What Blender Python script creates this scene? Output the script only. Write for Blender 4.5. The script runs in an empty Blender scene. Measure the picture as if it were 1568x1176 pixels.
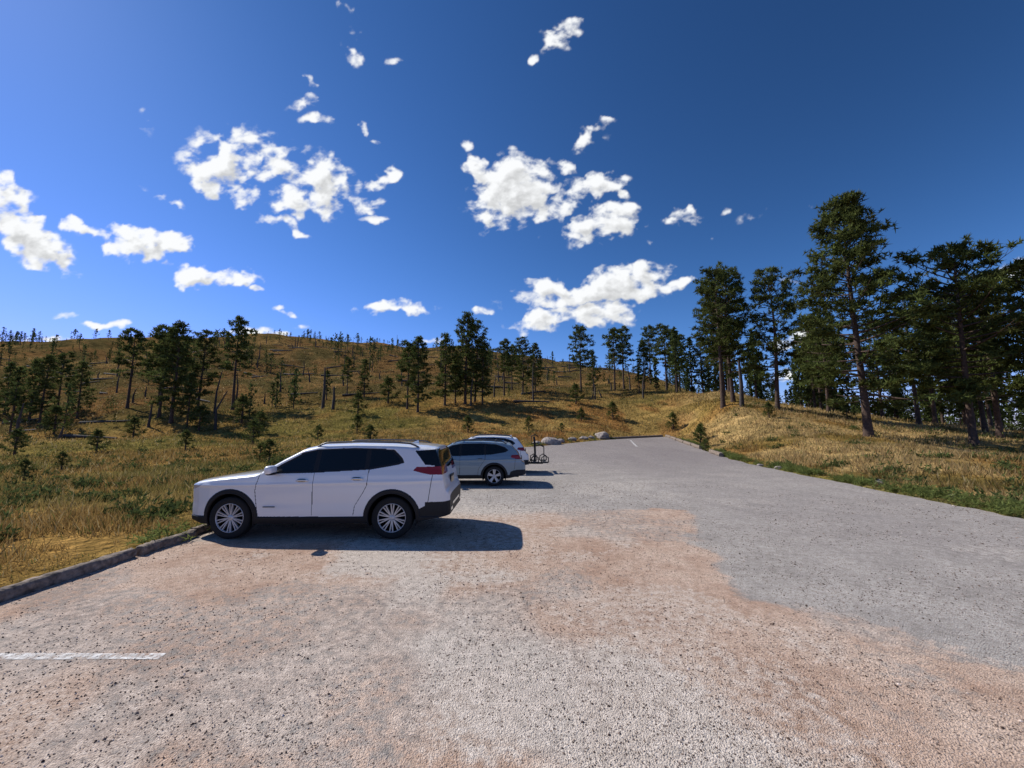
import bpy, math, numpy as np
from mathutils import Vector, Matrix
rad=math.radians
scene=bpy.context.scene
CH=2.08; TILT=rad(6.5)

# ---------------------------------------------------------------- noise
def _h(ix,iy,s):
    v=np.sin(ix*127.1+iy*311.7+s*74.7)*43758.5453
    return v-np.floor(v)
def vnoise(x,y,s=0):
    x=np.asarray(x,float); y=np.asarray(y,float)
    ix=np.floor(x); iy=np.floor(y); fx=x-ix; fy=y-iy
    u=fx*fx*fx*(fx*(fx*6-15)+10); v=fy*fy*fy*(fy*(fy*6-15)+10)
    a=_h(ix,iy,s); b=_h(ix+1,iy,s); c=_h(ix,iy+1,s); d=_h(ix+1,iy+1,s)
    return (a*(1-u)+b*u)*(1-v)+(c*(1-u)+d*u)*v
def fbm(x,y,o=4,s=0):
    t=0;a=.5;n=0
    for i in range(o):
        t=t+a*vnoise(x*2**i+i*17.3,y*2**i-i*9.1,s+i); n+=a; a*=.5
    return t/n
def sstep(a,b,x):
    t=np.clip((x-a)/(b-a),0,1); return t*t*(3-2*t)
def mix3(a,b,t):
    return np.asarray(a)*(1-t[:,None])+np.asarray(b)*t[:,None]

# ---------------------------------------------------------------- mesh builder
class MB:
    def __init__(s): s.V=[];s.F=[];s.M=[];s.S=[];s.C=[];s.n=0
    def add(s,V,F,mat=0,smooth=True,col=None):
        V=np.asarray(V,float).reshape(-1,3); F=np.asarray(F,int)
        if len(F)==0: return
        s.V.append(V); s.F.append(F+s.n); s.n+=len(V)
        s.M.append(np.full(len(F),mat) if np.isscalar(mat) else np.asarray(mat))
        s.S.append(np.full(len(F),smooth,bool))
        if col is None: col=np.ones((len(V),3))
        s.C.append(np.broadcast_to(np.asarray(col,float),(len(V),3)))
    def box(s,c,d,mat=0,R=None,taper=1.0):
        v=np.array([[x,y,z] for x in(-.5,.5) for y in(-.5,.5) for z in(-.5,.5)],float)
        v[:,:2]*=np.where(v[:,2:]>0,taper,1.0)
        v=v*np.asarray(d)
        if R is not None: v=v@np.asarray(R).T
        s.add(v+np.asarray(c),[[0,1,3,2],[4,6,7,5],[0,4,5,1],[2,3,7,6],[0,2,6,4],[1,5,7,3]],mat,False)
    def tube(s,P,r,n=8,mat=0,smooth=True,col=None,cap=True):
        P=np.asarray(P,float); r=np.broadcast_to(np.asarray(r,float),(len(P),))
        T=np.gradient(P,axis=0); T/=np.linalg.norm(T,axis=1)[:,None]+1e-9
        ref=np.array([0,0,1.]) if abs(T[:,2]).mean()<.8 else np.array([1.,0,0])
        A=np.cross(T,ref); A/=np.linalg.norm(A,axis=1)[:,None]+1e-9
        B=np.cross(T,A); th=np.arange(n)*2*math.pi/n
        V=P[:,None]+r[:,None,None]*(A[:,None]*np.cos(th)[None,:,None]+B[:,None]*np.sin(th)[None,:,None])
        k=len(P); i=np.arange(k-1)[:,None]*n; j=np.arange(n)[None]; j2=(j+1)%n
        F=np.stack([i+j,i+j2,i+n+j2,i+n+j],-1).reshape(-1,4)
        V=V.reshape(-1,3)
        s.add(V,F,mat,smooth,col)
        if cap and n>=4:
            for q in (0,k-1):
                c=np.vstack([P[q:q+1],V[q*n:(q+1)*n]])
                s.add(c,[[0,1+a,1+(a+1)%n] for a in range(n)],mat,False,col)
    def lathe(s,prof,n,c,mat=0,sgn=1,axis='y'):
        p=np.asarray(prof,float); th=np.arange(n)*2*math.pi/n
        V=np.stack([p[:,0][:,None]*np.cos(th),np.repeat(p[:,1][:,None]*sgn,n,1),p[:,0][:,None]*np.sin(th)],-1)
        k=len(p); i=np.arange(k-1)[:,None]*n; j=np.arange(n)[None]; j2=(j+1)%n
        F=np.stack([i+j,i+j2,i+n+j2,i+n+j],-1).reshape(-1,4)
        s.add(V.reshape(-1,3)+np.asarray(c),F,mat,True)
    def mesh(s,name,mats):
        V=np.concatenate(s.V); me=bpy.data.meshes.new(name)
        loops=np.concatenate([f.ravel() for f in s.F])
        tot=np.concatenate([np.full(len(f),f.shape[1]) for f in s.F])
        st=np.concatenate([[0],np.cumsum(tot)[:-1]])
        me.vertices.add(len(V)); me.vertices.foreach_set('co',V.ravel().astype(np.float32))
        me.loops.add(len(loops)); me.loops.foreach_set('vertex_index',loops.astype(np.int32))
        me.polygons.add(len(tot)); me.polygons.foreach_set('loop_start',st.astype(np.int32))
        try: me.polygons.foreach_set('loop_total',tot.astype(np.int32))
        except Exception: pass
        me.polygons.foreach_set('material_index',np.concatenate(s.M).astype(np.int32))
        me.polygons.foreach_set('use_smooth',np.concatenate(s.S))
        me.update(calc_edges=True)
        ca=me.color_attributes.new(name='Col',type='FLOAT_COLOR',domain='POINT')
        C=np.ones((len(V),4)); C[:,:3]=np.concatenate(s.C)
        ca.data.foreach_set('color',C.ravel().astype(np.float32))
        for m in mats: me.materials.append(m)
        return me
    def obj(s,name,mats,parent=None):
        o=bpy.data.objects.new(name,s.mesh(name,mats)); scene.collection.objects.link(o)
        if parent: o.parent=parent
        return o
def grid_faces(a,b):
    i=np.arange(a-1)[:,None]*b; j=np.arange(b-1)[None]
    return np.stack([i+j,i+j+1,i+b+j+1,i+b+j],-1).reshape(-1,4)
def empty(name,loc=(0,0,0)):
    o=bpy.data.objects.new(name,None); scene.collection.objects.link(o); o.location=loc; return o

# ---------------------------------------------------------------- materials
class NT:
    def __init__(s,name):
        s.m=bpy.data.materials.new(name); s.m.use_nodes=True; s.t=s.m.node_tree; s.t.nodes.clear()
        s.out=s.n('OutputMaterial')
    def n(s,t,**k):
        x=s.t.nodes.new('ShaderNode'+t)
        for a,b in k.items(): setattr(x,a,b)
        return x
    def l(s,a,b): s.t.links.new(a,b)
    def val(s,sock,v):
        if isinstance(v,bpy.types.NodeSocket): s.l(v,sock)
        else: sock.default_value=v
    def math(s,op,a,b=0.0,clamp=False):
        x=s.n('Math',operation=op,use_clamp=clamp); s.val(x.inputs[0],a); s.val(x.inputs[1],b); return x.outputs[0]
    def noise(s,vec,scale,det=4,rough=.55):
        x=s.n('TexNoise'); s.l(vec,x.inputs['Vector']); x.inputs['Scale'].default_value=scale
        x.inputs['Detail'].default_value=det; x.inputs['Roughness'].default_value=rough; return x.outputs['Fac']
    def mix(s,f,a,b,bt='MIX'):
        x=s.n('Mix',data_type='RGBA',blend_type=bt)
        s.val(x.inputs[0],f); s.val(x.inputs[6],a); s.val(x.inputs[7],b); return x.outputs[2]
    def ramp(s,f,a,b,c0=(0,0,0,1),c1=(1,1,1,1)):
        x=s.n('ValToRGB'); s.l(f,x.inputs[0]); e=x.color_ramp.elements
        e[0].position=a; e[1].position=b; e[0].color=c0; e[1].color=c1; return x.outputs[0]
    def bump(s,h,st=.5,d=.02):
        x=s.n('Bump'); s.l(h,x.inputs['Height']); x.inputs['Strength'].default_value=st; x.inputs['Distance'].default_value=d
        return x.outputs[0]
def c4(c): return (c[0],c[1],c[2],1)
def simple(name,col,rough=.5,metal=0,coat=0,spec=.5,noise=0,nscale=8,bump=0):
    t=NT(name); p=t.n('BsdfPrincipled'); t.l(p.outputs[0],t.out.inputs[0])
    p.inputs['Base Color'].default_value=c4(col); p.inputs['Roughness'].default_value=rough
    p.inputs['Metallic'].default_value=metal; p.inputs['Coat Weight'].default_value=coat
    p.inputs['Coat Roughness'].default_value=.04
    p.inputs['Specular IOR Level'].default_value=spec
    if noise or bump:
        g=t.n('NewGeometry').outputs['Position']; f=t.noise(g,nscale,5)
        if noise:
            lo=[max(0,c*(1-noise)) for c in col]; hi=[min(1,c*(1+noise)) for c in col]
            t.l(t.ramp(f,.3,.7,c4(lo),c4(hi)),p.inputs['Base Color'])
        if bump: t.l(t.bump(f,bump,.03),p.inputs['Normal'])
    return t.m
def leafmat(name,trans=.35):
    t=NT(name); col=t.n('Attribute',attribute_name='Col').outputs['Color']
    d=t.n('BsdfDiffuse'); t.l(col,d.inputs['Color'])
    tr=t.n('BsdfTranslucent'); t.l(col,tr.inputs['Color'])
    mx=t.n('MixShader'); mx.inputs[0].default_value=trans
    t.l(d.outputs[0],mx.inputs[1]); t.l(tr.outputs[0],mx.inputs[2]); t.l(mx.outputs[0],t.out.inputs[0])
    return t.m
M_leaf=leafmat('pine_needles',.33)
M_grass=leafmat('grass_blades',.42)
M_bark=simple('pine_bark',(.075,.047,.034),.9,noise=.5,nscale=6,bump=.8)
M_barkgrey=simple('dead_wood_bark',(.06,.05,.045),.9,noise=.4,nscale=5)

def ground_mat():
    t=NT('meadow_ground'); a=t.n('Attribute',attribute_name='Col').outputs['Color']
    g=t.n('NewGeometry').outputs['Position']
    f1=t.noise(g,.5,6,.68); f2=t.noise(g,3.5,3,.7)
    c=t.mix(1.0,a,t.ramp(f1,.34,.66,(.5,.52,.46,1),(1.4,1.33,1.2,1)),'MULTIPLY')
    c=t.mix(1.0,c,t.ramp(f2,.3,.7,(.5,.52,.5,1),(1.35,1.3,1.25,1)),'MULTIPLY')
    p=t.n('BsdfDiffuse'); t.l(c,p.inputs['Color'])
    t.l(t.bump(f2,1.0,.25),p.inputs['Normal']); t.l(p.outputs[0],t.out.inputs[0]); return t.m
M_ground=ground_mat()

def lot_mat():
    t=NT('gravel_asphalt'); g=t.n('NewGeometry').outputs['Position']
    a=t.n('Attribute',attribute_name='Col'); sep=t.n('SeparateColor'); t.l(a.outputs['Color'],sep.inputs[0])
    pink=sep.outputs[0]; pale=sep.outputs[1]; far=sep.outputs[2]
    n1=t.noise(g,1.1,6,.68); n2=t.noise(g,9,4,.7); n3=t.noise(g,48,2,.7)
    pinkc=t.mix(t.ramp(n1,.38,.60),(.47,.325,.24,1),(.62,.475,.37,1))
    grayc=t.mix(t.ramp(n1,.36,.62),(.36,.335,.305,1),(.48,.45,.41,1))
    pk=t.math('ADD',pink,t.math('MULTIPLY',t.math('SUBTRACT',n2,.5),1.8))
    c=t.mix(t.ramp(pk,.2,.75),grayc,pinkc)
    pl=t.math('ADD',pale,t.math('MULTIPLY',t.math('SUBTRACT',n2,.5),1.6))
    c=t.mix(t.ramp(pl,.35,.9,(0,0,0,1),(.8,.8,.8,1)),c,(.62,.565,.495,1))
    c=t.mix(far,c,(.28,.255,.247,1))
    c=t.mix(1.0,c,t.ramp(n2,.3,.7,(.74,.72,.70,1),(1.17,1.17,1.17,1)),'MULTIPLY')
    c=t.mix(1.0,c,t.ramp(n3,.3,.7,(.68,.66,.66,1),(1.22,1.22,1.22,1)),'MULTIPLY')
    def stones(scale,thr,dark):
        v=t.n('TexVoronoi'); t.l(g,v.inputs['Vector']); v.inputs['Scale'].default_value=scale
        s2=t.n('SeparateColor'); t.l(v.outputs['Color'],s2.inputs[0])
        pick=t.math('GREATER_THAN',s2.outputs[0],t.math('SUBTRACT',thr,t.math('MULTIPLY',t.math('SUBTRACT',n1,.5),1.8)))
        core=t.math('LESS_THAN',v.outputs['Distance'],t.math('ADD',.2,t.math('MULTIPLY',s2.outputs[1],.28)))
        return t.math('MULTIPLY',t.math('MULTIPLY',pick,core),dark),v.outputs['Distance'],s2.outputs[2]
    m1,d1,r1=stones(44,.82,.9); m2,d2,r2=stones(95,.6,.75)
    c=t.mix(m1,c,t.mix(r1,(.075,.05,.04,1),(.26,.20,.17,1)))
    c=t.mix(m2,c,t.mix(r2,(.12,.085,.07,1),(.66,.57,.5,1)))
    p=t.n('BsdfDiffuse'); t.l(c,p.inputs['Color'])
    h=t.math('ADD',t.math('MULTIPLY',n3,.6),t.math('MULTIPLY',d2,-.7))
    t.l(t.bump(h,.9,.012),p.inputs['Normal']); t.l(p.outputs[0],t.out.inputs[0]); return t.m
M_lot=lot_mat()
t=NT('pebbles'); _a=t.n('Attribute',attribute_name='Col'); _p=t.n('BsdfDiffuse')
t.l(_a.outputs['Color'],_p.inputs['Color']); t.l(_p.outputs[0],t.out.inputs[0]); M_stone=t.m
M_rock=simple('boulder_rock',(.33,.28,.24),.9,noise=.45,nscale=5,bump=.8)
M_wood=simple('weathered_timber',(.22,.17,.13),.9,noise=.6,nscale=12,bump=.9)
def paint_mat():
    t=NT('worn_white_paint'); g=t.n('NewGeometry').outputs['Position']
    f=t.noise(g,13,5,.75); p=t.n('BsdfDiffuse'); p.inputs['Color'].default_value=(.86,.84,.80,1)
    tr=t.n('BsdfTransparent'); mx=t.n('MixShader'); t.l(t.ramp(f,.40,.62,(.05,.05,.05,1),(.95,.95,.95,1)),mx.inputs[0])
    t.l(tr.outputs[0],mx.inputs[1]); t.l(p.outputs[0],mx.inputs[2]); t.l(mx.outputs[0],t.out.inputs[0]); return t.m
M_paint=paint_mat()

# ---------------------------------------------------------------- terrain
prof={
 -180:[(0,0),(300,0),(2500,0)], -110:[(0,0),(60,.5),(300,10),(2500,10)],
 -75:[(0,0),(50,.3),(110,3),(330,40),(500,25),(2500,10)],
 -53:[(0,0),(35,0),(75,.9),(93,2.2),(130,8.5),(220,27),(333,48),(450,38),(2500,10)],
 -45:[(0,0),(30,0),(64,1.0),(83,5.2),(130,15),(283,49.5),(400,40),(2500,10)],
 -33:[(0,0),(30,0),(54,1.0),(71,4.6),(120,15),(274,60.5),(400,45),(2500,10)],
 -25:[(0,0),(28,0),(50,1.3),(66,5.2),(120,17),(250,54),(380,40),(2500,10)],
 -8.5:[(0,0),(24,.1),(45,1.7),(61,5.9),(110,19),(222,48.5),(350,38),(2500,10)],
 8.5:[(0,0),(24,.1),(45,1.6),(61,5.6),(110,17),(202,36),(320,28),(2500,0)],
 20:[(0,0),(24,.1),(48,1.5),(64,5.6),(106,15.5),(150,17),(300,5),(2500,-5)],
 29:[(0,0),(28,.3),(38,2.0),(49,5.0),(68,7.9),(85,7.6),(130,4),(300,-3),(2500,-10)],
 42.6:[(0,0),(18,0),(26,.6),(38,1.5),(61,3.2),(75,2.6),(110,-1),(300,-8),(2500,-10)],
 53:[(0,0),(15,0),(25,.2),(41,.6),(66,1.6),(80,1.2),(120,-2),(300,-8),(2500,-10)],
 75:[(0,0),(60,.5),(300,-5),(2500,-10)], 180:[(0,0),(300,0),(2500,0)]}
RF=np.concatenate([np.arange(0,130,2.0),np.geomspace(130,2600,90)])
PF=np.arange(-180,181,1.0)
_k=sorted(prof); _T=np.array([np.interp(RF,[p[0] for p in prof[k]],[p[1] for p in prof[k]]) for k in _k])
TT=np.array([np.interp(PF,_k,_T[:,j]) for j in range(len(RF))]).T
def sm(A,w,ax):
    k=np.hanning(w+2)[1:-1]; k/=k.sum()
    return np.apply_along_axis(lambda v:np.convolve(np.pad(v,w//2,mode='edge'),k,'valid'),ax,A)
TT=sm(sm(TT,9,0),5,1)
YL=[-12,20,24,28,31,34,40,45.3]; XL=[-6.15,-6.15,-5.6,-4,-1.2,2.8,9,16.5]
YR=[-12,9.1,18,25.4,45.3]; XR=[11,11.7,13.05,13.9,18]
def xl(y): return np.interp(y,YL,XL)+.12*(vnoise(y*.9,y*0,3)-.5)
def xr(y): return np.interp(y,YR,XR)+.35*(fbm(y*1.3,y*0,3,5)-.5)
def lot_sd(x,y):
    return np.minimum(np.minimum(x-xl(y),xr(y)-x),np.minimum(45.3-y,y+12))
def lotz(y): 
    t=np.maximum(0,np.asarray(y,float)-20); return .048*t*t/(t+4)
def terr(x,y):
    x=np.asarray(x,float); y=np.asarray(y,float)
    r=np.hypot(x,y); ph=np.degrees(np.arctan2(x,y))
    i=np.clip(np.searchsorted(RF,r)-1,0,len(RF)-2); fr=np.clip((r-RF[i])/(RF[i+1]-RF[i]),0,1)
    j=np.clip(np.floor(ph+180).astype(int),0,359); fp=ph+180-j
    z=(TT[j,i]*(1-fp)+TT[j+1,i]*fp)*(1-fr)+(TT[j,i+1]*(1-fp)+TT[j+1,i+1]*fp)*fr
    z=z+(fbm(x/9,y/9,3,11)-.5)*np.clip(r/70,.1,1.2)*1.3+(fbm(x/45,y/45,3,21)-.5)*np.clip((r-60)/100,0,1)*11
    sd=lot_sd(x,y); w=sstep(0.0,7.0,-sd)
    return (lotz(y)-.04)*(1-w)+z*w+ .05*sstep(0,.5,-sd)*(1-w)
def gcol(x,y):
    n1=fbm(x/16,y/16,4,31); n2=fbm(x/3.5,y/3.5,3,41); n3=fbm(x/7,y/7,3,51); r=np.hypot(x,y); ph=np.degrees(np.arctan2(x,y))
    gold=(.355,.245,.09); olive=(.205,.17,.055); rust=(.31,.17,.062); tan=(.42,.30,.14); brown=(.20,.118,.05)
    c=mix3(gold,olive,sstep(.36,.60,n1*.6+n2*.4))
    c=mix3(c,(.31,.185,.065),sstep(.48,.6,n3)*.6)
    rr=sstep(28,36,r)*(1-sstep(58,70,r))*sstep(-16,-4,ph)*(1-sstep(22,34,ph))
    c=c*(1-rr[:,None])+mix3(rust,gold,sstep(.4,.6,n2))*rr[:,None]
    rt=sstep(20,30,ph)
    c=c*(1-rt[:,None])+mix3(tan,mix3(olive,rust,n3),sstep(.46,.64,n2))*rt[:,None]
    hl=sstep(60,85,r)*(1-sstep(18,24,ph))
    h2=mix3(brown,(.27,.172,.07),sstep(.4,.6,fbm(x/22,y/22,3,57)))
    c=c*(1-hl[:,None])+mix3(h2,(.13,.10,.042),sstep(.44,.58,n2*.5+n3*.5))*hl[:,None]
    sd=lot_sd(x,y); e=(1-sstep(.1,1.0,-sd))*np.where(x>5,.7,.3)
    c=c*(1-e[:,None])+np.array((.15,.16,.045))*e[:,None]
    return c
ph=np.concatenate([np.arange(-180,-68,2.0),np.arange(-68,68,.3),np.arange(68,180.1,2.0)])
rr=np.concatenate([[.01],np.geomspace(1.2,2500,330)])
PP,RR=np.meshgrid(np.radians(ph),rr,indexing='ij'); X=(RR*np.sin(PP)).ravel(); Y=(RR*np.cos(PP)).ravel()
b=MB(); b.add(np.stack([X,Y,terr(X,Y)],1),grid_faces(len(ph),len(rr))[:,::-1],0,True,gcol(X,Y)); b.obj('meadow_ground',[M_ground])

# ---------------------------------------------------------------- parking lot
def poly_sd(x,y,P):
    P=np.asarray(P,float); d=np.full(x.shape,1e9); ins=np.zeros(x.shape,bool)
    for i in range(len(P)):
        a=P[i]; c=P[(i+1)%len(P)]; e=c-a; t=np.clip(((x-a[0])*e[0]+(y-a[1])*e[1])/(e@e),0,1)
        d=np.minimum(d,np.hypot(x-a[0]-t*e[0],y-a[1]-t*e[1]))
        cr=((a[1]>y)!=(c[1]>y))&(x<(c[0]-a[0])*(y-a[1])/(c[1]-a[1]+1e-12)+a[0]); ins^=cr
    return np.where(ins,d,-d)
ys=np.concatenate([np.arange(-12,1,.5),np.arange(1,12,.07),np.arange(12,45.3,.22),[45.3]]); us=np.linspace(0,1,220)
Yg,U=np.meshgrid(ys,us,indexing='ij'); Xg=xl(Yg)*(1-U)+xr(Yg)*U; x=Xg.ravel(); y=Yg.ravel()
pinkP=[(-7,-12),(-7,10),(-1,10),(1.15,10.2),(3.5,10.2),(4.3,9.6),(3.6,7.5),(3.2,5.75),(2.9,4.75),(4.4,3.55),(7,2.5),(12,0),(12,-12)]
psd=poly_sd(x+1.3*(fbm(x/1.1,y/1.1,5,61)-.5),y+1.3*(fbm(x/1.1,y/1.1,5,62)-.5),pinkP)
soft=np.where(x>2.2,.22,.9); pk=sstep(0,1,(psd+soft)/(2*soft))*(1-.5*sstep(.47,.64,fbm(x/2.2,y/2.2,5,66)))
t_=np.clip(((x+1.7)*2.25+(y-5.75)*-2.75)/(2.25**2+2.75**2),-.4,1.5); dsw=np.hypot(x+1.7-t_*2.25,y-5.75+t_*2.75)+1.6*(fbm(x/1.1,y/1.1,4,69)-.5)
pale=np.clip(1-dsw/1.3,0,1)*.8+.55*sstep(.48,.67,fbm(x/1.6,y/1.6,5,71))
pale=np.maximum(pale,.8*np.exp(-((x+1.0)/3.2)**2-((y-9.9)/1.5)**2))
far=sstep(12,28,y)*.85*(.6+.4*fbm(x/3,y/6,3,81))+sstep(3.5,7,x)*.45*sstep(3,8,y)*fbm(x/2,y/5,3,83)
b=MB(); b.add(np.stack([x,y,lotz(y)+.0*x],1),grid_faces(len(ys),len(us))[:,::-1],0,True,np.stack([pk,pale,np.clip(far,0,1)],1))
b.obj('parking_lot',[M_lot])
b=MB(); xx=np.linspace(-5.9,-3.2,40); wv=.05*(1+.3*(vnoise(xx*5,xx*0,7)-.5)); V=np.concatenate([np.stack([xx,3.78-wv,.004+0*xx],1),np.stack([xx,3.78+wv,.004+0*xx],1)])
b.add(V,[[i,i+1,41+i,40+i] for i in range(39)],0); b.obj('parking_stall_line',[M_paint])
b=MB(); yy=np.linspace(33,40,20); xx=np.linspace(10.6,12.2,20)
V=np.concatenate([np.stack([xx-.08,yy,lotz(yy)+.006],1),np.stack([xx+.08,yy,lotz(yy)+.006],1)])
b.add(V,[[i,20+i,21+i,i+1] for i in range(19)],0); b.obj('parking_stall_line',[M_paint])

# pebbles
rng=np.random.default_rng(4)
ico=np.array([[1,0,0],[-1,0,0],[0,1,0],[0,-1,0],[0,0,1],[0,0,-1]],float)
icof=np.array([[0,2,4],[2,1,4],[1,3,4],[3,0,4],[2,0,5],[1,2,5],[3,1,5],[0,3,5]])
N=38000; p_=rng.uniform(-1.0,1.0,N); r_=np.exp(rng.uniform(math.log(2.0),math.log(16),N)); x=r_*np.sin(p_); y=r_*np.cos(p_)
k=(lot_sd(x,y)>.05)&(fbm(x/1.3,y/1.3,3,91)+.25*fbm(x*2,y*2,2,93)+rng.uniform(-.15,.15,N)-.03*(x<0)>.58); x=x[k];y=y[k];r_=r_[k];n=len(x)
sz=rng.uniform(.0026,.0068,n)*(.6+r_/7)*np.where(rng.random(n)<.04,1.9,1)
V=(ico[None]*rng.uniform(.6,1.3,(n,6,1)))*sz[:,None,None]*np.array([1,1,.65]); an=rng.uniform(0,6.28,n)
ca,sa=np.cos(an)[:,None],np.sin(an)[:,None]
V=np.stack([V[...,0]*ca-V[...,1]*sa+x[:,None],V[...,0]*sa+V[...,1]*ca+y[:,None],V[...,2]+lotz(y)[:,None]+.003],-1)
tone=rng.random(n)[:,None]; col=np.where(tone<.55,np.array([[.11,.075,.06]]),np.where(tone<.82,[[.28,.21,.17]],[[.56,.47,.41]]))*rng.uniform(.6,1.3,(n,1))
b=MB(); b.add(V.reshape(-1,3),(icof[None]+np.arange(n)[:,None,None]*6).reshape(-1,3),0,False,np.repeat(col,6,0)); b.obj('loose_gravel',[M_stone])

# ---------------------------------------------------------------- grass
def blades(N,seed,rmin,rmax,hs=1.0,phr=66):
    rng=np.random.default_rng(seed)
    p=np.radians(rng.uniform(-phr,phr,N)); r=np.exp(rng.uniform(math.log(rmin),math.log(rmax),N)); x=r*np.sin(p); y=r*np.cos(p)
    sd=lot_sd(x,y); clump=fbm(x/1.2,y/1.2,3,101); cl2=fbm(x/4,y/4,3,103)
    k=(sd<-.05)&(clump+rng.uniform(-.25,.25,N)>.40); x,y,r,sd,clump,cl2=x[k],y[k],r[k],sd[k],clump[k],cl2[k]; n=len(x)
    z=terr(x,y); h=rng.uniform(.08,.30,n)*(.3+clump*.8+cl2*.8)*hs*(.35+.65*sstep(.1,2.4,-sd))*np.where(r>60,1.2,1)
    w=np.clip(.0008*r,.0035,.13)*rng.uniform(.7,1.5,n); a=rng.uniform(0,6.28,n); lean=rng.uniform(.1,.9,n)*h; la=rng.uniform(0,6.28,n)
    P=np.stack([x,y,z-.02],1); dx=np.stack([np.cos(a)*w,np.sin(a)*w,0*a],1)
    tip=P+np.stack([np.cos(la)*lean,np.sin(la)*lean,h],1)
    V=np.stack([P-dx,P+dx,tip],1)
    c=gcol(x,y)*rng.uniform(.55,1.4,(n,1)); kk=rng.random(n)
    c=np.where((kk<.10)[:,None],np.array([.42,.33,.17])*rng.uniform(.7,1.1,(n,1)),c)
    c=np.where(((kk>.92))[:,None],np.array([.12,.14,.04])*rng.uniform(.7,1.2,(n,1)),c)
    return V.reshape(-1,3),np.arange(n*3).reshape(-1,3),np.repeat(c,3,0)
b=MB(); V,F,C=blades(600000,1,5,200); b.add(V,F,0,False,C); b.obj('meadow_grass',[M_grass])

# ---------------------------------------------------------------- trees
def tufts(b,P,rng,K,ln,w,col,out=None,mat=0):
    n=len(P); D=rng.normal(size=(n,K,3)); D[...,2]+=.45
    if out is not None: D+=out[:,None]*.6
    D/=np.linalg.norm(D,axis=-1)[...,None]
    A=np.cross(D,rng.normal(size=(n,K,3))); A/=np.linalg.norm(A,axis=-1)[...,None]+1e-9
    L=rng.uniform(.65,1.25,(n,K,1))*ln; B=P[:,None]+D*L*.05
    V=np.stack([B-A*w,B+A*w,B+D*L],2).reshape(-1,3)
    c=np.repeat(col,K*3,0); b.add(V,np.arange(len(V)).reshape(-1,3),mat,False,c)
def pine_mesh(name,seed,H,cb,spread,nb,clumps,tpc,K,shape='round',tl=.3,tw=.045,dead=0):
    rng=np.random.default_rng(seed); b=MB()
    z=np.linspace(0,1,16); bend=rng.normal(0,.012*H,2)
    tx=bend[0]*np.sin(z*3.0+rng.uniform(0,3))*z; ty=bend[1]*np.sin(z*2.6+rng.uniform(0,3))*z
    r0=.011*H+.05; b.tube(np.stack([tx,ty,z*H*.985-.15],1),r0*(1-z)**.75*(1+.35*np.exp(-z*30))+.015,9,1)
    PT=[];OT=[];CC=[]
    for i in range(nb):
        u=(i+rng.random())/nb; u=u**.9; t=cb+(1-cb)*u; a=i*2.399+rng.normal(0,.5)
        if shape=='round': pr=np.interp(u,[0,.12,.35,.65,.85,1],[.6,.9,1,.85,.6,.2])
        else: pr=np.interp(u,[0,.08,.25,.55,.8,1],[.75,.95,1,.72,.45,.12])
        l=spread*pr*rng.uniform(.5,1.22); base=np.array([np.interp(t,z,tx),np.interp(t,z,ty),t*H])
        sl=np.interp(u,[0,.4,1],[-.16,.08,.8])+rng.normal(0,.08); s=np.linspace(0,1,6); d=np.array([math.cos(a),math.sin(a)])
        wob=rng.normal(0,.05*l); pd=np.array([-d[1],d[0]])
        Pb=np.stack([base[0]+d[0]*l*s+pd[0]*wob*np.sin(s*3),base[1]+d[1]*l*s+pd[1]*wob*np.sin(s*3),base[2]+sl*l*s+.16*l*s*s],1)
        b.tube(Pb,(.018+.014*l)*(1-s*.8)*(1 if H>9 else .7),4,1,cap=False)
        if u<.08 and rng.random()<.4: continue
        nc=max(2,int(clumps*(.4+.6*pr)*rng.uniform(.6,1.2)))
        for c in range(nc):
            q=.28+.75*math.sqrt(rng.random()); cp=np.array([np.interp(min(q,1),s,Pb[:,k]) for k in range(3)])
            side=rng.normal(0,.22)*l*(.4+.6*q); cp=cp+np.array([pd[0]*side,pd[1]*side,rng.uniform(-.05,.18)])
            if c%2==0:
                st=np.array([np.interp(max(q-.15,0),s,Pb[:,k]) for k in range(3)]); b.tube([st,(st+cp)/2+[0,0,.03],cp],[.014,.01,.006],3,1,cap=False)
            m=max(2,int(tpc*rng.uniform(.5,1.4))); sg=rng.uniform(.17,.32)*(H/15)**.5
            PT.append(cp+rng.normal(size=(m,3))*[sg,sg,sg*.42]); OT.append(np.repeat([[d[0],d[1],0]],m,0))
            tone=rng.uniform(.6,1.5); CC.append(np.repeat([[.088*tone+.012*rng.random(),.112*tone,.034*tone]],m,0))
    P=np.concatenate(PT); tufts(b,P,rng,K,tl,tw,np.concatenate(CC)*rng.uniform(.75,1.25,(len(P),1)),np.concatenate(OT))
    return b.mesh(name,[M_leaf,M_bark])
T={}
T['big']=pine_mesh('pine_big',11,18,.13,4.4,110,8,9,8,'cone',.34,.05)
T['a']=pine_mesh('pine_a',12,15,.36,2.8,64,6,8,8,'round',.33,.05)
T['b']=pine_mesh('pine_b',13,15,.18,3.0,76,6,7,8,'round',.33,.05)
T['c']=pine_mesh('pine_c',14,13,.22,3.5,66,7,8,8,'round',.33,.05)
T['d']=pine_mesh('pine_d',15,14,.12,2.4,70,6,7,5,'cone',.38,.07)
T['e']=pine_mesh('pine_e',16,13,.38,2.2,46,5,7,5,'round',.40,.075)
T['f']=pine_mesh('pine_f',17,11,.10,2.0,60,5,6,5,'cone',.38,.07)
T['g']=pine_mesh('pine_g',18,3,.05,.85,40,3,6,5,'cone',.22,.035)
HH=dict(big=18,a=15,b=15,c=13,d=14,e=13,f=11,g=3)
rt=np.random.default_rng(77)
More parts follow.
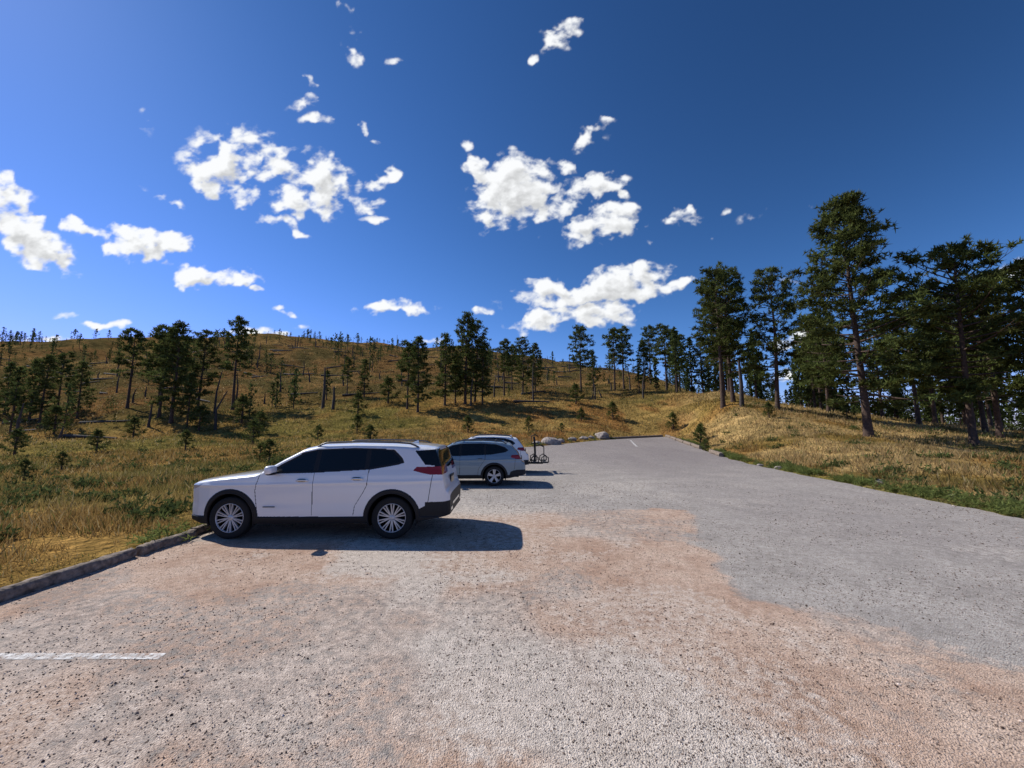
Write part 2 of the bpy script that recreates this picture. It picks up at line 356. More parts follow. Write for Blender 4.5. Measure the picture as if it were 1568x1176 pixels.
def tree(k,x,y,H,name='pine_tree',wide=1.0):
    o=bpy.data.objects.new(name,T[k]); scene.collection.objects.link(o); s=H/HH[k]
    o.location=(x,y,float(terr(np.array([x]),np.array([y]))[0])-.05); o.scale=(s*wide,s*wide,s); o.rotation_euler=(0,0,rt.uniform(0,6.28))
TL=[('f',-70,56,9),('f',-75,58,8),('d',-66,54,9.5),('f',-62,55,8),('f',-79,60,8),('e',-72,61,9.5),
('e',-59,59,12),('e',-57,62,11.5),('d',-45,51,13.5),('e',-48.5,53,12.5),('f',-42,50,7),('b',-46.5,57,12),
('e',-45,62,14.5),('e',-53,60,11),('f',-27,70,7),('e',-31,72,7),
('d',-13.7,56,11),('f',-10.3,59,11),('e',-15.8,58,10),('d',-7.3,60,14.5),('b',-6,62,13),('f',-4.6,60,9),('f',-9,61,8),
('e',-1.4,69,10),('b',2,72,10.5),('d',4.5,74,9.5),('e',0,78,9),
('a',13.9,77,13),('f',17,80,8.5),('e',21.5,80,13),('e',24,82,13),('a',32,88,13),('e',29.5,73,12.5),('d',27,78,10),('e',33,77,12.5),('e',36,82,12),('b',37,74,11),
('a',23.6,43,15.5),('b',25.7,44.6,15.5),('a',31,56,14),('b',27.6,40,14.6),('e',34,60,12),
('big',26.1,28.4,18.2),('c',31.5,26.5,13.6),('c',36,25,12.2),('c',39,31,13),('a',40,38,13),('b',44,36,12.5),('c',46,42,12.5),
('a',37,45,12),('a',48,50,13),('d',41,52,11),('b',54,46,13),('e',52,42,12),('c',58,52,12),('e',45,56,12),('a',50,60,13),('d',60,60,13)]
for k,x,y,H in TL: tree(k,x,y,H)
for (x,y,H) in [(-37,29,1.9),(-32,30,1.6),(-26,31,1.5),(-15.5,24,1.1),(-14.6,23.5,1.3),(-24,36,2.2),(-19,38,1.5),(-12,33,1.6),(16,33,1.6),(18,37,1.5),(14.9,30,.9),(13.6,52,2.2),(9,50,1.6),(24,36,1.4),(-5,44,1.8),(2,46,1.6),(5.5,43,1.0),(20,48,2.0),(-18,45,2),(-30,46,2.6),(-38,47,3),(33,38,1.5),(-45,33,1.5),(-41,42,2.3),(-52,44,3),(-35,50,3.5),(-22,55,3),(10,60,3),(-20,62,4),(-20.5,16.5,.8),(-23,20,.9)]:
    tree('g',x,y,H*1.0,'pine_sapling',1.25)
# distant trees, one mesh
def crowd(b,X,Y,H,K,rng,size,rw=(.16,.26)):
    n=len(X); Z=terr(X,Y); t=rng.random((n,K))**.9; cb=rng.uniform(.04,.32,(n,1)); R=H[:,None]*rng.uniform(rw[0],rw[1],(n,1))
    pr=np.interp(t,[0,.15,.4,.75,1],[.6,1,.95,.6,.12]); an=rng.uniform(0,6.28,(n,K)); clump=.6+.4*np.sin(an*3+t*17+rng.uniform(0,6,(n,1)))
    rr_=R*pr*np.sqrt(rng.random((n,K)))*clump
    P=np.stack([X[:,None]+rr_*np.cos(an),Y[:,None]+rr_*np.sin(an),Z[:,None]+H[:,None]*(cb+(1-cb)*t)],-1).reshape(-1,3)
    tone=np.repeat(rng.uniform(.6,1.3,n),K)*rng.uniform(.7,1.3,n*K); col=np.stack([.07*tone,.09*tone,.03*tone],1)
    sc=np.repeat(H,K)*size; D=rng.normal(size=(n*K,3)); D/=np.linalg.norm(D,axis=1)[:,None]
    A=np.cross(D,rng.normal(size=(n*K,3))); A/=np.linalg.norm(A,axis=1)[:,None]
    V=np.stack([P-A*sc[:,None]*.35,P+A*sc[:,None]*.35,P+D*sc[:,None]],1).reshape(-1,3)
    b.add(V,np.arange(len(V)).reshape(-1,3),0,False,np.repeat(col,3,0))
    for i in range(n):
        if H[i]>3: b.tube([[X[i],Y[i],Z[i]-.2],[X[i],Y[i],Z[i]+H[i]*.9]],[.014*H[i]+.04,.02],4,1,cap=False)
rng=np.random.default_rng(9); b=MB()
N=3600; p=np.radians(rng.uniform(-58,24,N)); r=np.sqrt(rng.uniform(64**2,330**2,N)); x=r*np.sin(p);y=r*np.cos(p)
k=fbm(x/26,y/26,3,111)+rng.uniform(-.14,.14,N)>.52; x=x[k];y=y[k]; n=len(x)
H=np.where(rng.random(n)<.74,rng.uniform(.7,2.8,n),rng.uniform(3,7,n)); crowd(b,x,y,H,80,rng,.10,(.2,.36))
b.obj('distant_pine_trees',[M_leaf,M_bark])
b=MB(); N=260; p=np.radians(rng.uniform(22,64,N)); r=np.sqrt(rng.uniform(74**2,190**2,N)); x=r*np.sin(p);y=r*np.cos(p); H=rng.uniform(7,14,N); crowd(b,x,y,H,300,rng,.052,(.15,.23))
b.obj('distant_pine_forest',[M_leaf,M_bark])
# snags and fallen logs
b=MB()
for i in range(300):
    p=math.radians(rng.uniform(-56,20)); r=math.sqrt(rng.uniform(58**2,200**2)); x=r*math.sin(p);y=r*math.cos(p); z=float(terr(np.array([x]),np.array([y]))[0])
    if i%2!=0: h=rng.uniform(1.2,6.5); b.tube([[x,y,z-.2],[x+rng.normal(0,.15),y,z+h*.5],[x+rng.normal(0,.45),y,z+h]],[.17,.12,.05],5,0)
    else:
        a=rng.uniform(-.6,.6); L=rng.uniform(3,8); x2=x+L*math.cos(a);y2=y+L*math.sin(a); z2=float(terr(np.array([x2]),np.array([y2]))[0])
        b.tube([[x,y,z+.2],[x2,y2,z2+.25]],[.22,.1],5,0)
for (x,y,h) in [(-29.5,60,6.5),(-27,58,3.5),(24.5,41,5)]:
    z=float(terr(np.array([x]),np.array([y]))[0]); b.tube([[x,y,z-.2],[x+.1,y,z+h*.5],[x,y,z+h]],[.24,.18,.1],6,0)
b.obj('dead_tree_snags',[M_barkgrey])
def bushes(N,seed,name,phr,rr0,sz,col):
    rng=np.random.default_rng(seed); p=np.radians(rng.uniform(phr[0],phr[1],N)); r=np.exp(rng.uniform(math.log(rr0[0]),math.log(rr0[1]),N)); x=r*np.sin(p);y=r*np.cos(p)
    k=(lot_sd(x,y)<-.35)&(fbm(x/6,y/6,3,131)>.45); x=x[k];y=y[k]; n=len(x); z=terr(x,y); s=rng.uniform(sz[0],sz[1],n)*(.6+r[k]/40)
    K=30; P=np.stack([x,y,z],1)[:,None]+rng.normal(size=(n,K,3))*s[:,None,None]*[.5,.5,.32]; P[...,2]=np.maximum(P[...,2],z[:,None])+.05
    b=MB(); c=np.asarray(col)*rng.uniform(.6,1.4,(n*K,1)); tufts(b,P.reshape(-1,3),rng,3,.16,.03,c); b.obj(name,[M_leaf])
bushes(1100,5,'meadow_shrubs',(-60,60),(9,85),(.15,.45),(.095,.12,.04))
rng=np.random.default_rng(8)
b=MB(); n=1300; yy=rng.uniform(6.8,40,n); sideL=rng.random(n)<.3; xx=np.where(sideL,xl(yy)-rng.uniform(.15,.6,n),xr(yy)+rng.uniform(.0,.7,n)); kk=fbm(yy*.8,yy*0+sideL*5,3,141)>.44; xx=xx[kk];yy=yy[kk];n=len(xx)
P=np.stack([xx,yy,terr(xx,yy)+.04],1)[:,None]+np.abs(rng.normal(size=(n,8,3)))*[.14,.14,.10]
tufts(b,P.reshape(-1,3),rng,5,.14,.010,np.array([.17,.20,.06])*rng.uniform(.6,1.4,(n*8,1))); b.obj('roadside_weeds',[M_grass])

# ---------------------------------------------------------------- timber edging and rocks
def log(name,p0,p1,r,seed):
    rng=np.random.default_rng(seed); s=np.linspace(0,1,40)[:,None]; P=np.array(p0)*(1-s)+np.array(p1)*s
    P[:,0]+=.03*np.sin(s[:,0]*7+seed); b=MB(); n=16; T_=P[-1]-P[0]; T_/=np.linalg.norm(T_); A=np.cross(T_,[0,0,1]); A/=np.linalg.norm(A); B=np.array([0,0,1.])
    th=np.arange(n)*2*math.pi/n; sq=1/np.maximum(np.abs(np.cos(th)),np.abs(np.sin(th)))*.2+.8
    rad_=r*sq[None]*(1+.35*(fbm(s*7+seed,th[None]*1.3+0*s,3,seed)-.5)+.05*rng.normal(size=(40,n)))
    V=P[:,None]+A*(rad_*np.cos(th))[...,None]+B*(rad_*np.sin(th))[...,None]
    i=np.arange(39)[:,None]*n; j=np.arange(n)[None]; j2=(j+1)%n; b.add(V.reshape(-1,3),np.stack([i+j,i+j2,i+n+j2,i+n+j],-1).reshape(-1,4),0,True)
    for q in (0,39): b.add(np.vstack([P[q:q+1],V[q]]),[[0,1+a,1+(a+1)%n] for a in range(n)],0,False)
    b.obj(name,[M_wood])
yy=[1.6,4.05,6.55,7.75,9.9,12.4,14.9,17.4,19.9]
for i in range(len(yy)-1):
    log('timber_edging',(-6.2+.04*(i%3),yy[i]+.03,.055),(-6.2+.05*((i+1)%2),yy[i+1]-.04,.05),.092,i+1)
pts=[(13.95,25.9),(14.5,28.4),(15.05,31),(15.65,33.8),(16.2,36.6),(16.85,39.6),(17.5,42.6),(18,45.2)]
for i in range(len(pts)-1):
    if i==1: continue
    a=pts[i]; c=pts[i+1]; log('timber_edging',(a[0],a[1]+.05,float(lotz(a[1]))+.1),(c[0],c[1]-.05,float(lotz(c[1]))+.1),.15,30+i)
log('timber_edging',(9.2,40.7,float(lotz(40.7))+.1),(17.6,45.4,float(lotz(45.4))+.1),.12,55)
def rock(x,y,s,seed,name='boulder',zs=.7):
    rng=np.random.default_rng(seed); nu,nv=22,14; u=np.arange(nu)*2*math.pi/nu; v=np.linspace(-1.55,1.55,nv)
    V_,U_=np.meshgrid(v,u,indexing='ij'); D=np.stack([np.cos(V_)*np.cos(U_),np.cos(V_)*np.sin(U_),np.sin(V_)],-1)
    r=np.ones(D.shape[:2])
    for k in range(9):
        nrm=rng.normal(size=3); nrm/=np.linalg.norm(nrm); dd=D@nrm; lim=rng.uniform(.62,.9); r=np.where(dd*r>lim,lim/np.maximum(dd,1e-3),r)
    P=D*r[...,None]*np.array([s*rng.uniform(.9,1.3),s*rng.uniform(.8,1.1),s*zs]); P[...,2]+=float(terr(np.array([x]),np.array([y]))[0])+s*.25*zs; P[...,0]+=x; P[...,1]+=y
    b=MB(); i=np.arange(nv-1)[:,None]*nu; j=np.arange(nu)[None]; j2=(j+1)%nu
    b.add(P.reshape(-1,3),np.stack([i+j,i+j2,i+nu+j2,i+nu+j],-1).reshape(-1,4),0,False); b.obj(name,[M_rock])
for q,(x,y,s) in enumerate([(3.6,35.6,.8),(9.6,41.9,.8),(6,38.6,.42),(7.4,40.2,.4),(4.6,37,.4),(2.2,34.6,.4),(14.35,26.9,.3),(13.6,20,.2),(13.5,14.5,.22),(12.9,11.6,.16),(8.4,41,.35),(13.7,21.6,.15)]): rock(x,y,s,q+3)

# ---------------------------------------------------------------- vehicles
M_white=simple('white_car_paint',(.82,.82,.80),.3,coat=1)
M_blue=simple('grey_blue_car_paint',(.17,.245,.30),.35,metal=.1,coat=1)
M_glass=simple('tinted_car_glass',(.008,.01,.011),.03,spec=.4)
M_black=simple('black_plastic_trim',(.014,.014,.015),.55,spec=.3)
M_gap=simple('panel_gap',(.05,.05,.05),.9)
M_red=simple('red_tail_lamp',(.26,.012,.01),.12,coat=1)
M_tire=simple('tyre_rubber',(.015,.015,.015),.8,spec=.3)
M_alloy=simple('alloy_wheel',(.52,.52,.53),.35,metal=.4)
M_rail=simple('satin_roof_rail',(.10,.10,.105),.35,metal=.6)
M_chrome=simple('chrome',(.75,.75,.76),.15,metal=1)
M_lamp=simple('head_lamp',(.45,.47,.5),.08,coat=1)
M_plate=simple('number_plate',(.62,.50,.30),.5,noise=.2,nscale=40)
M_dark=simple('wheel_well_dark',(.006,.006,.006),.95,spec=.1)
def inpoly(x,z,P):
    return poly_sd(x,z,P)>0
def curve(pts,s,w=.03):
    fs=np.arange(-.5,6,.005); v=np.interp(fs,[p[0] for p in pts],[p[1] for p in pts]); n=max(3,int(w/.005)|1)
    k=np.hanning(n+2)[1:-1]; k/=k.sum(); v=np.convolve(np.pad(v,n//2,mode='edge'),k,'valid'); return np.interp(s,fs,v)
def car(name,loc,P,paint):
    root=empty(name,loc); L=P['L']; W=P['W']; wr=P['wr']; ar=P['ar']; WS=P['wheels']
    s=np.concatenate([np.linspace(0,.3,50),np.arange(.31,L-.6,.009),np.linspace(L-.59,L,170)])
    zt=curve(P['zt'],s,.06); zb=curve(P['zb'],s,.1); pl=curve(P['plan'],s,.05); R=curve(P['R'],s,.2)
    M_=170; N_=44
    R=np.minimum(R,(zt-zb)*.6)
    zside=zb[:,None]+(zt-R-zb)[:,None]*np.linspace(0,1,M_)[None]
    phi=np.linspace(0,math.pi/2,N_+1)[1:]; pe=P.get('pe',3.0)
    zc=(zt-R)[:,None]+R[:,None]*np.sin(phi)[None]**(2/pe); yc=np.cos(phi).clip(0,1)**(2/pe)
    Z=np.concatenate([zside,zc],1); F_=np.concatenate([np.ones(M_),yc])[None]
    S=np.repeat(s[:,None],Z.shape[1],1)
    env=W*pl[:,None]*np.interp(Z,P['sec'][0],P['sec'][1])
    cr=P['crease']
    env=env+.014*np.exp(-((Z-cr-.02*S)/.03)**2)-.012*np.exp(-((Z-cr+.30)/.11)**2)*sstep(ar+.1,ar+.35,np.minimum(*[np.hypot(S-a,Z-wr) for a in WS]))
    dw=np.minimum(*[np.hypot(S-a,Z-wr) for a in WS])
    env=env+.016*sstep(0,.02,np.maximum(ar+P['cw']-dw,P['sill']-Z))
    q=poly_sd(S,Z,P['dlo']); env=env-.010*sstep(-.004,.012,q)
    Yh=env*F_; Yh[:,-1]=0
    nC=Z.shape[1]
    full=np.concatenate([np.stack([S,-Yh,Z],-1),np.stack([S,Yh,Z],-1)[:,::-1][:,1:]],1); nr=full.shape[1]
    F=grid_faces(len(s),nr)[:,::-1]; V=full.reshape(-1,3); C=V[F].mean(1); cs,cy,cz=C[:,0],np.abs(C[:,1]),C[:,2]
    jj=np.tile(np.arange(nr-1),len(s)-1); jj=np.where(jj<nC-1,jj,nr-2-jj); top=jj>=M_-1
    e=W*np.interp(cs,s,pl)*np.interp(cz,P['sec'][0],P['sec'][1]); frac=cy/e
    mat=np.zeros(len(F),int); side=(frac>.8)
    d=np.minimum(*[np.hypot(cs-a,cz-wr) for a in WS])
    mat[side&((d<ar+P['cw'])|(cz<P['sill']))]=2
    if 'rearlow' in P: mat[inpoly(cs,cz,P['rearlow'])]=2
    mat[(cs>L-.45)&(cz<P['rb'])]=2
    for g in P['gaps']:
        xs=np.interp(cz,[p[1] for p in g],[p[0] for p in g]); zz=[p[1] for p in g]
        mat[side&(np.abs(cs-xs)<.006)&(cz>min(zz))&(cz<max(zz))&(mat==0)]=3
    mat[side&inpoly(cs,cz,P['dlo'])]=2
    for q in P['panes']: mat[side&inpoly(cs,cz,q)]=1
    for q in P.get('sideglass',[]): mat[(frac>.5)&inpoly(cs,cz,q)]=1
    a0,a1=P['ws']; mat[top&(cs>a0)&(cs<a1)&(frac<.93)]=1
    a0,a1=P['rw']; mat[(cs>P['rws'])&(cz>a0)&(cz<a1)&(frac<P.get('rwf',.9))]=1
    if 'sun' in P: a0,a1,a2=P['sun']; mat[top&(cs>a0)&(cs<a1)&(cy<a2)]=1
    for q in P['lamp']: mat[(cy>P['lampy'])&inpoly(cs,cz,q)]=4
    for q in P['head']: mat[side&inpoly(cs,cz,q)]=6
    keep=~((d<ar)&(cy>.45)&(cz<P['archmax']))
    b=MB(); b.add(V,F[keep],mat[keep],True)
    for k,q in ((0,0),(len(s)-1,1)):
        ring=full[k]; cen=ring.mean(0); cen[1]=0; n=len(ring)
        b.add(np.vstack([[cen],ring]),[[0,1+i,2+i] for i in range(n-1)]+[[0,n,1]],0 if q==0 else 2,False)
    mats=[paint,M_glass,M_black,M_gap,M_red,M_chrome,M_lamp,M_dark]
    b.box((L/2,0,zb.mean()+.12),(L*.9,W*1.1,.25),7)
    for a in WS:
        for sg in (-1,1):
            th=np.linspace(-.35,math.pi+.35,60); px=a+ar*np.cos(th); pz=wr+ar*np.sin(th); plx=np.interp(px,s,pl)
            yo=W*plx*np.interp(pz,P['sec'][0],P['sec'][1])+.02
            def ringv(rad_,y): return np.stack([a+rad_*np.cos(th),sg*y,wr+rad_*np.sin(th)],1)
            rows=[ringv(ar+.022,yo-.004),ringv(ar+.012,yo+.006),ringv(ar-.002,yo),ringv(ar-.004,yo-.04)]
            b.add(np.concatenate(rows),grid_faces(4,60),2,True)
            b.add(np.concatenate([ringv(ar-.004,yo-.04),ringv(ar-.004,0*yo+.5)]),grid_faces(2,60),7,True)
            b.add(np.vstack([[[a,sg*.5,wr]],ringv(ar,0*yo+.5)]),[[0,1+i,2+i] for i in range(59)],7,False)
    b.obj('body',mats,root)
    for a in WS:
        for sg in (-1,1):
            w=.235; b=MB(); c=(a,sg*(W*.975-w/2-.015),wr); r=wr; k=.93
            b.lathe([(.6*r,-w/2),(.9*r,-w/2),(.985*r,-w*.43),(r,-w*.3),(r,w*.3),(.985*r,w*.42),(.95*r,w*.49),(.85*r,w*.52),(.72*r,w*.5),(.715*r*k,w*.46)],56,c,0,sg)
            b.lathe([(.735*r*k,w*.47),(.72*r*k,w*.5),(.705*r*k,w*.48),(.69*r*k,w*.36)],56,c,1,sg)
            b.lathe([(.69*r*k,w*.36),(.675*r*k,w*.1),(.67*r*k,-w*.3)],56,c,2,sg)
            b.lathe([(0.001,-.02),(.67*r*k,-.02)],40,c,2,sg)
            b.lathe([(0.001,w*.40),(.07*r,w*.41),(.13*r,w*.37),(.17*r,w*.25),(.18*r,0)],28,c,1,sg)
            ns=P['spokes']
            for i in range(ns):
                for dd in P['pair']:
                    t0=i*2*math.pi/ns+dd*.55+.3; t1=i*2*math.pi/ns+dd*1.0+.3
                    ri,ro=.12*r,.70*r*k; wi,wo=P['sw']*1.1,P['sw']
                    A=np.array([math.cos(t0),math.sin(t0)])*ri; B=np.array([math.cos(t1),math.sin(t1)])*ro; D=(B-A)/np.linalg.norm(B-A); Nn=np.array([-D[1],D[0]])
                    vs=[]
                    for (pp,ww,of) in ((A,wi,w*.36),(B,wo,w*.43)):
                        for q in (-1,1): vs.append([pp[0]+Nn[0]*ww*q,sg*of,pp[1]+Nn[1]*ww*q])
                        for q in (-1,1): vs.append([pp[0]+Nn[0]*ww*q*1.2,sg*(of-.035),pp[1]+Nn[1]*ww*q*1.2])
                    b.add(np.array(vs)+c,[[0,1,5,4],[0,4,6,2],[1,3,7,5],[2,6,7,3]],1,False)
            b.obj('wheel',[M_tire,M_alloy,M_dark],root)
    def ell(b,c,d,m,n=20):
        u=np.arange(n)*2*math.pi/n; v=np.linspace(-math.pi/2,math.pi/2,12); V_,U_=np.meshgrid(v,u,indexing='ij')
        f=lambda q:np.sign(q)*np.abs(q)**.6
        Pp=np.stack([f(np.cos(V_))*f(np.cos(U_)),f(np.cos(V_))*f(np.sin(U_)),f(np.sin(V_))],-1)*np.array(d)/2
        i=np.arange(11)[:,None]*n; j=np.arange(n)[None]; j2=(j+1)%n
        b.add(Pp.reshape(-1,3)+c,np.stack([i+j,i+j2,i+n+j2,i+n+j],-1).reshape(-1,4),m,True)
    b=MB(); mx,mz=P['mirror']; em=W*np.interp(mz,P['sec'][0],P['sec'][1])
    for sg in (-1,1):
        ell(b,np.array([mx,sg*(em+.14),mz+.09]),(.15,.25,.17),0); ell(b,np.array([mx+.01,sg*(em+.13),mz+.035]),(.13,.24,.07),1)
        b.box((mx,sg*(em+.02),mz+.03),(.08,.14,.04),1)
    b.obj('mirrors',[paint,M_black],root)
    b=MB()
    for hx,hz in P['handles']:
        eh=W*np.interp(hz,P['sec'][0],P['sec'][1])
        for sg in (-1,1): 
            ell(b,np.array([hx,sg*(eh+.03),hz]),(.24,.03,.034),0); ell(b,np.array([hx-.02,sg*(eh+.006),hz]),(.17,.02,.06),1)
    b.obj('door_handles',[M_chrome if P.get('hchrome') else paint,M_gap],root)
    b=MB(); r0,r1,ry=P['rail']; xs=np.linspace(r0,r1,24); zr=np.interp(xs,s,zt)
    for sg in (-1,1):
        yr=ry*np.ones(24); up=.06*np.minimum(1,np.minimum((xs-r0)/.15,(r1-xs)/.15))
        b.tube(np.stack([xs,sg*yr,zr-.035+up-.01],1),.017,8,0)
    if 'cross' in P:
        for q in P['cross']: b.tube([[q,-ry,np.interp(q,s,zt)+.03],[q,0,np.interp(q,s,zt)+.04],[q,ry,np.interp(q,s,zt)+.03]],.017,6,0)
    b.obj('roof_rails',[M_rail],root)
    b=MB(); zp=P['platez']; xr_=float(s[np.argmax((zt<zp+.02)&(s>L*.6))]) if ((zt<zp+.02)&(s>L*.6)).any() else L
    b.box((xr_+.01,0,zp),(.02,.34,.17),0); b.box((xr_+.004,0,zp),(.02,.42,.25),1)
    b.box((L-.02,0,P['rb']-.1),(.06,W*.9,.05),2)
    for sg in (-1,1): b.box((L-.03,sg*W*.6,P['rb']-.17),(.09,.16,.06),2)
    b.obj('rear_bumper_details',[M_plate,M_black,M_chrome],root)
    b=MB(); fx=P['fin']; zf=float(np.interp(fx,s,zt)); b.add([[fx-.09,-.02,zf-.01],[fx-.09,.02,zf-.01],[fx+.09,.02,zf-.01],[fx+.09,-.02,zf-.01],[fx+.07,0,zf+.06]],[[0,1,4],[1,2,4],[2,3,4],[3,0,4]],0,False)
    b.obj('antenna_fin',[paint],root)
    b=MB(); b.box((.02,0,.72),(.04,W*1.05,.34),0); b.box((0.0,0,.72),(.02,.25,.09),1); b.obj('front_grille',[M_black,M_chrome],root)
    if 'badge' in P:
        b=MB(); 
        for sg in (-1,1): b.box((P['badge'][0],sg*(W*1.0-.006),P['badge'][1]),(.22,.012,.016),0)
        b.obj('side_badge',[M_rail],root)
    return root
SUV=dict(L=5.1,W=.985,wr=.39,ar=.455,wheels=(.97,4.03),cw=.085,sill=.42,crease=.98,archmax=1.05,
 zt=[(0,.72),(.015,.92),(.06,1.03),(.2,1.08),(.7,1.155),(1.25,1.215),(1.42,1.25),(1.85,1.51),(2.2,1.70),(2.5,1.765),(3.2,1.79),(4.0,1.775),(4.6,1.73),(4.78,1.70),(4.82,1.64),(4.93,1.34),(4.97,1.18),(5.0,1.02),(5.03,.93),(5.09,.87),(5.1,.78)],
 zb=[(0,.36),(.4,.27),(4.4,.3),(5.1,.42)],
 plan=[(0,.60),(.04,.70),(.12,.79),(.3,.885),(.55,.95),(.95,.99),(1.3,1),(4.2,1),(4.6,.975),(4.85,.94),(5.0,.90),(5.06,.86),(5.1,.78)],
 R=[(0,.1),(1.2,.10),(1.5,.14),(2.3,.12),(4.6,.12),(4.85,.10),(5.1,.08)],pe=3.2,
 sec=([.2,.35,.5,.7,.95,1.08,1.18,1.24,1.28,1.68,1.85],[.90,.955,.975,.992,1,.992,.972,.945,.925,.775,.70]),
 dlo=[(1.58,1.205),(1.93,1.43),(2.2,1.585),(2.48,1.66),(3.0,1.682),(3.7,1.677),(4.0,1.65),(4.17,1.50),(4.22,1.41),(4.1,1.37),(3.6,1.285),(2.5,1.225)],
 panes=[[(1.72,1.235),(2.0,1.42),(2.27,1.57),(2.49,1.635),(2.49,1.262)],[(2.58,1.265),(2.58,1.645),(3.0,1.655),(3.46,1.655),(3.46,1.305),(3.3,1.29)],[(3.55,1.315),(3.55,1.652),(3.7,1.65),(3.96,1.62),(4.1,1.5),(4.14,1.43),(4.08,1.405)]],
 sideglass=[[(4.40,1.63),(4.82,1.66),(5.05,1.62),(5.05,1.33),(4.62,1.37)]],
 gaps=[[(1.5,.44),(1.44,.9),(1.5,1.23)],[(2.52,.44),(2.53,1.24)],[(3.30,.44),(3.33,.62),(3.48,.86),(3.55,1.0),(3.56,1.30)],[(4.70,.66),(4.78,1.2)]],
 ws=(1.50,2.22),rw=(1.28,1.63),rws=4.80,rwf=1.2,sun=(2.6,3.9,.42),
 lamp=[[(4.40,1.265),(4.46,1.33),(5.1,1.34),(5.1,1.18),(4.72,1.19),(4.55,1.225)]],lampy=.3,
 head=[[(.0,.93),(.02,1.0),(.42,1.03),(.30,.96),(.12,.90)]],badge=(1.72,.60),
 rearlow=[(4.45,.3),(4.52,.55),(4.75,.66),(5.2,.70),(5.2,.3)],rb=.68,
 mirror=(1.78,1.2),handles=[(2.33,1.09),(3.37,1.12)],hchrome=True,rail=(2.45,4.45,.70),platez=.98,fin=4.2,
 spokes=10,pair=(-.11,.11),sw=.0095)
car('parked_suv',(-6.3,8.43,0),SUV,M_white)
WAG=dict(SUV); WAG.pop('badge'); WAG.update(L=4.82,W=.92,wr=.355,ar=.415,wheels=(.95,3.69),cw=.075,sill=.40,crease=.86,archmax=.95,
 zt=[(0,.62),(.02,.80),(.08,.88),(.3,.95),(.9,1.03),(1.25,1.08),(1.7,1.34),(2.1,1.53),(2.5,1.60),(3.2,1.61),(3.9,1.57),(4.25,1.51),(4.32,1.45),(4.5,1.25),(4.62,1.08),(4.66,.96),(4.72,.86),(4.81,.80),(4.82,.70)],
 zb=[(0,.33),(.4,.25),(4.2,.28),(4.82,.4)],
 plan=[(0,.60),(.05,.72),(.15,.82),(.35,.91),(.7,.97),(1.2,1),(3.9,1),(4.3,.97),(4.6,.92),(4.75,.86),(4.82,.76)],
 R=[(0,.1),(1.1,.10),(1.4,.13),(2.2,.11),(4.2,.11),(4.5,.10),(4.82,.07)],
 sec=([.2,.35,.5,.7,.85,.98,1.05,1.1,1.5,1.7],[.90,.955,.98,1,1,.985,.965,.935,.76,.68]),
 dlo=[(1.5,1.06),(1.8,1.27),(2.15,1.44),(2.45,1.50),(3.2,1.515),(3.75,1.48),(4.08,1.38),(4.2,1.27),(4.1,1.20),(3.6,1.12),(2.4,1.07)],
 panes=[[(1.6,1.08),(1.86,1.27),(2.17,1.42),(2.42,1.48),(2.42,1.09)],[(2.5,1.09),(2.5,1.485),(3.2,1.495),(3.32,1.49),(3.32,1.11)],[(3.39,1.12),(3.39,1.485),(3.74,1.46),(4.02,1.37),(4.13,1.27),(4.06,1.215),(3.6,1.14)]],
 sideglass=[],gaps=[[(1.4,.42),(1.36,.8),(1.4,1.06)],[(2.45,.42),(2.46,1.07)],[(3.1,.42),(3.12,.6),(3.25,.8),(3.36,.95),(3.36,1.12)],[(4.42,.6),(4.45,1.0)]],
 ws=(1.32,2.1),rw=(1.10,1.42),rws=4.33,rwf=.9,sun=(2.5,3.1,.38),lamp=[[(4.28,1.02),(4.32,1.10),(4.9,1.12),(4.9,.96),(4.5,.96)]],lampy=.42,
 head=[[(.0,.78),(.02,.88),(.4,.9),(.2,.80)]],rearlow=[(4.2,.3),(4.28,.52),(4.5,.58),(5,.58),(5,.3)],rb=.56,
 mirror=(1.6,1.05),handles=[(2.25,.93),(3.2,.96)],hchrome=False,rail=(2.15,4.15,.62),cross=(2.5,3.7),platez=.9,fin=3.95,spokes=5,pair=(-.14,.14),sw=.022)
car('parked_wagon',(-4.33,14.95,0),WAG,M_blue)
CAR3=dict(WAG); CAR3.update(rail=(2.2,4.1,.64)); CAR3.pop('cross')
c3=car('parked_crossover',(-4.05,18.6,0),CAR3,M_white); c3.scale=(1,1,1.08)

# hitch-mounted bike rack
root=empty('bike_rack',(.72,18.6,0)); b=MB()
b.box((.35,0,.42),(.8,.08,.08),0)
b.tube([[.36,0,.4],[.38,0,.9],[.36,0,1.35],[.34,0,1.66]],.05,8,0)
b.box((.36,0,1.15),(.07,.5,.06),0)
for xx in (.34,.80):
    b.box((xx,0,.50),(.10,1.35,.06),0)
    for sg in (-1,1):
        b.tube([[xx-.17,sg*.6,.5],[xx-.15,sg*.6,.72],[xx,sg*.6,.80],[xx+.15,sg*.6,.72],[xx+.17,sg*.6,.5]],.026,6,0)
        b.box((xx,sg*.6,.5),(.28,.28,.05),0)
b.tube([[.20,-.1,1.35],[.20,-.1,1.68],[.36,-.1,1.76],[.52,-.1,1.68],[.52,-.1,1.35],[.20,-.1,1.35]],.028,6,0)
b.tube([[.36,.1,1.2],[.62,.1,1.26],[.80,.1,1.18]],.03,6,0)
b.tube([[.1,0,.45],[.37,0,.85]],.025,6,0); b.tube([[.8,0,.5],[.80,0,1.2]],.024,6,0)
b.obj('rack_frame',[M_black],root)

